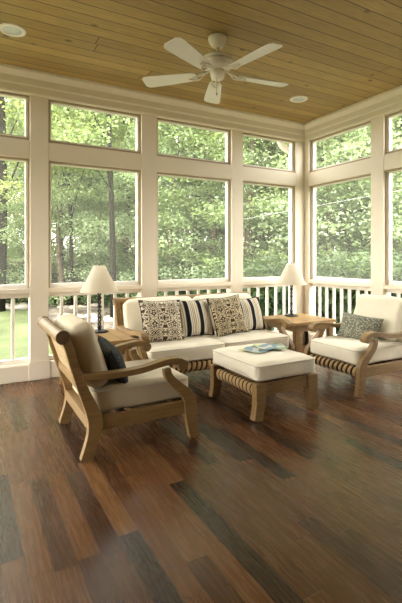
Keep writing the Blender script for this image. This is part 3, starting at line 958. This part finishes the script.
# (kind, pixel column, distance, scale)
for a in [('y', 0, 15, 1.), ('g', -25, 17, 1.), ('p', 28, 19, 1.1), ('y', 60, 22, 1.), ('t', 72, 20, .9), ('t', 111, 11.3, .85), ('t', 70, 14.8, .7), ('t', 61, 17.5, .7), ('t', 88, 17.5, .75), ('t', 125, 16.5, .7), ('p', 62, 15.5, .8), ('g', 95, 21, 1.),
          ('y', 88, 20.5, .95), ('g', 128, 17, .9), ('p', 138, 15.5, .85), ('t', 45, 24, 1), ('p', 100, 26, 1.2), ('y', 122, 25, 1.1),
          ('p', 175, 12.5, .85), ('g', 160, 16, 1.), ('y', 195, 14.5, .9), ('g', 215, 13, .9), ('p', 230, 17, 1.1), ('t', 208, 17, .9), ('y', 172, 21, 1.1),
          ('g', 252, 12, .9), ('p', 268, 13.5, 1.), ('y', 285, 16, 1.), ('g', 300, 13, 1.), ('p', 262, 18, 1.2),
          ('p', 325, 12, .9), ('g', 345, 13.5, 1.), ('y', 362, 14.5, 1.), ('p', 385, 13, 1.), ('g', 410, 14, 1.1), ('y', 330, 18, 1.1), ('p', 440, 14, 1.1), ('g', 480, 15, 1.1), ('y', 395, 19, 1.1), ('t', 355, 20, 1.)]:
    plant(*a)
for k in range(18):    # far rows
    plant(random.choice('gpg'), -40 + k * 30 + random.uniform(-6, 6), random.uniform(27, 33), 1.2)
for px, d, s in [(8, 17.5, 1), (30, 17, .9), (52, 17, 1.), (70, 16.3, .9), (86, 17, 1.), (104, 16.5, 1.), (122, 15.5, 1.), (138, 14.5, 1.1), (155, 13, 1.), (172, 12.5, 1.1), (190, 11.6, 1.1), (208, 11.8, 1.1), (224, 11.2, 1.2),
                 (243, 10.8, 1.1), (258, 9.6, 1.), (274, 9.2, 1.1), (290, 9.4, 1.1), (308, 9.0, 1.15), (322, 8.8, 1.1), (338, 8.7, 1.15), (355, 8.9, 1.15), (372, 8.8, 1.15), (392, 9, 1.2), (415, 9, 1.2), (440, 9.5, 1.2)]:
    plant('s', px, d, s)

# cedar steps in the garden
st = empty('garden_steps', tuple(dirpx(2, 18.3)[:2]) + (GZ + .08,), R(-25), 'brown wooden garden steps with a sloping handrail at the left edge', 'steps')
st.scale = (1.2, 1.2, 1.2)
for k in range(7):
    bm = bmesh.new(); box(bm, -.55, .55, .28 * k, .28 * k + .27, .17 * k + .13, .17 * k + .17); link('tread', bm, M['deck'], st)
for s in (-1, 1):
    bm = bmesh.new(); prism_pts = [(0, .0), (1.96, 1.16), (1.96, 1.38), (0, .20)]
    a = [bm.verts.new((s * .56, y, z)) for y, z in prism_pts]; b = [bm.verts.new((s * .60, y, z)) for y, z in prism_pts]
    bm.faces.new(a); bm.faces.new(b[::-1])
    for i in range(4): bm.faces.new((a[i], b[i], b[(i + 1) % 4], a[(i + 1) % 4]))
    link('stringer', bm, M['deck'], st)
    bm = bmesh.new(); tube(bm, [(s * .58, -.05, 1.0), (s * .58, 1.96, 2.18)], .045, 6); link('handrail', bm, M['deck'], st)
    for yy in (0, 1.9):
        bm = bmesh.new(); box(bm, s * .58 - .05, s * .58 + .05, yy - .05, yy + .05, 0, 1.15 + yy * .6); link('newel_post', bm, M['deck'], st)

# gutter downspout outside the corner
ds = empty('downspout', (3.915, 4.50, -.6), 0, 'white rain downspout with elbow outside the corner of the porch', 'downspout')
bm = bmesh.new(); box(bm, -.035, .035, -.03, .03, 0, 3.16); link('pipe', bm, M['white'], ds, bevel=.006)
bm = bmesh.new(); tube(bm, [tuple(p) for p in catmull([(.0, .0, 3.12), (-.01, .005, 3.20), (-.07, .02, 3.22), (-.13, .03, 3.26), (-.17, .05, 3.34), (-.18, .06, 3.46)], 5)], .045, 12)
link('elbow', bm, M['white'], ds, smooth=True)
# cable
p0 = dirpx(235, 9.0); p1 = dirpx(460, 7.6)
bm = bmesh.new()
def zat(px, py, d): return None
pts = []
for k in range(13):
    t = k / 12; p = p0.lerp(p1, t)
    z = 1.907 + .43 * t
    pts.append((p.x, p.y, z))
tube(bm, pts, .0065, 6)
tag(link('overhead_cable', bm, M['cable'], smooth=True), 'thin grey cable running across the trees beyond the corner', 'cable')

# ------------------------------------------------------------------ light
w = bpy.data.worlds.new('sky'); scene.world = w; w.use_nodes = True
nt = w.node_tree; bg = nt.nodes['Background']
tc = nt.nodes.new('ShaderNodeTexCoord'); sp = nt.nodes.new('ShaderNodeSeparateXYZ'); nt.links.new(tc.outputs['Generated'], sp.inputs[0])
rp = nt.nodes.new('ShaderNodeValToRGB'); rp.color_ramp.elements[0].position = .0; rp.color_ramp.elements[0].color = (1, .96, .85, 1)
rp.color_ramp.elements[1].position = .8; rp.color_ramp.elements[1].color = (.97, .98, .98, 1)
nt.links.new(sp.outputs[2], rp.inputs[0]); nt.links.new(rp.outputs[0], bg.inputs['Color'])
bg.inputs['Strength'].default_value = 4.2
su = bpy.data.lights.new('sun', 'SUN'); su.energy = 3.6; su.angle = R(12); su.color = (1, .94, .80)
so = bpy.data.objects.new('sun', su); COL.objects.link(so)
so.rotation_euler = Vector((-.55, -.35, -1.25)).to_track_quat('-Z', 'Y').to_euler() if False else Vector((.45, .30, -1.0)).to_track_quat('-Z', 'Y').to_euler()

vs = scene.view_settings
scene.display_settings.display_device = 'sRGB'
vs.view_transform = 'Standard'; vs.look = 'None'; vs.gamma = 1; vs.use_curve_mapping = False
vs.exposure = 1.36
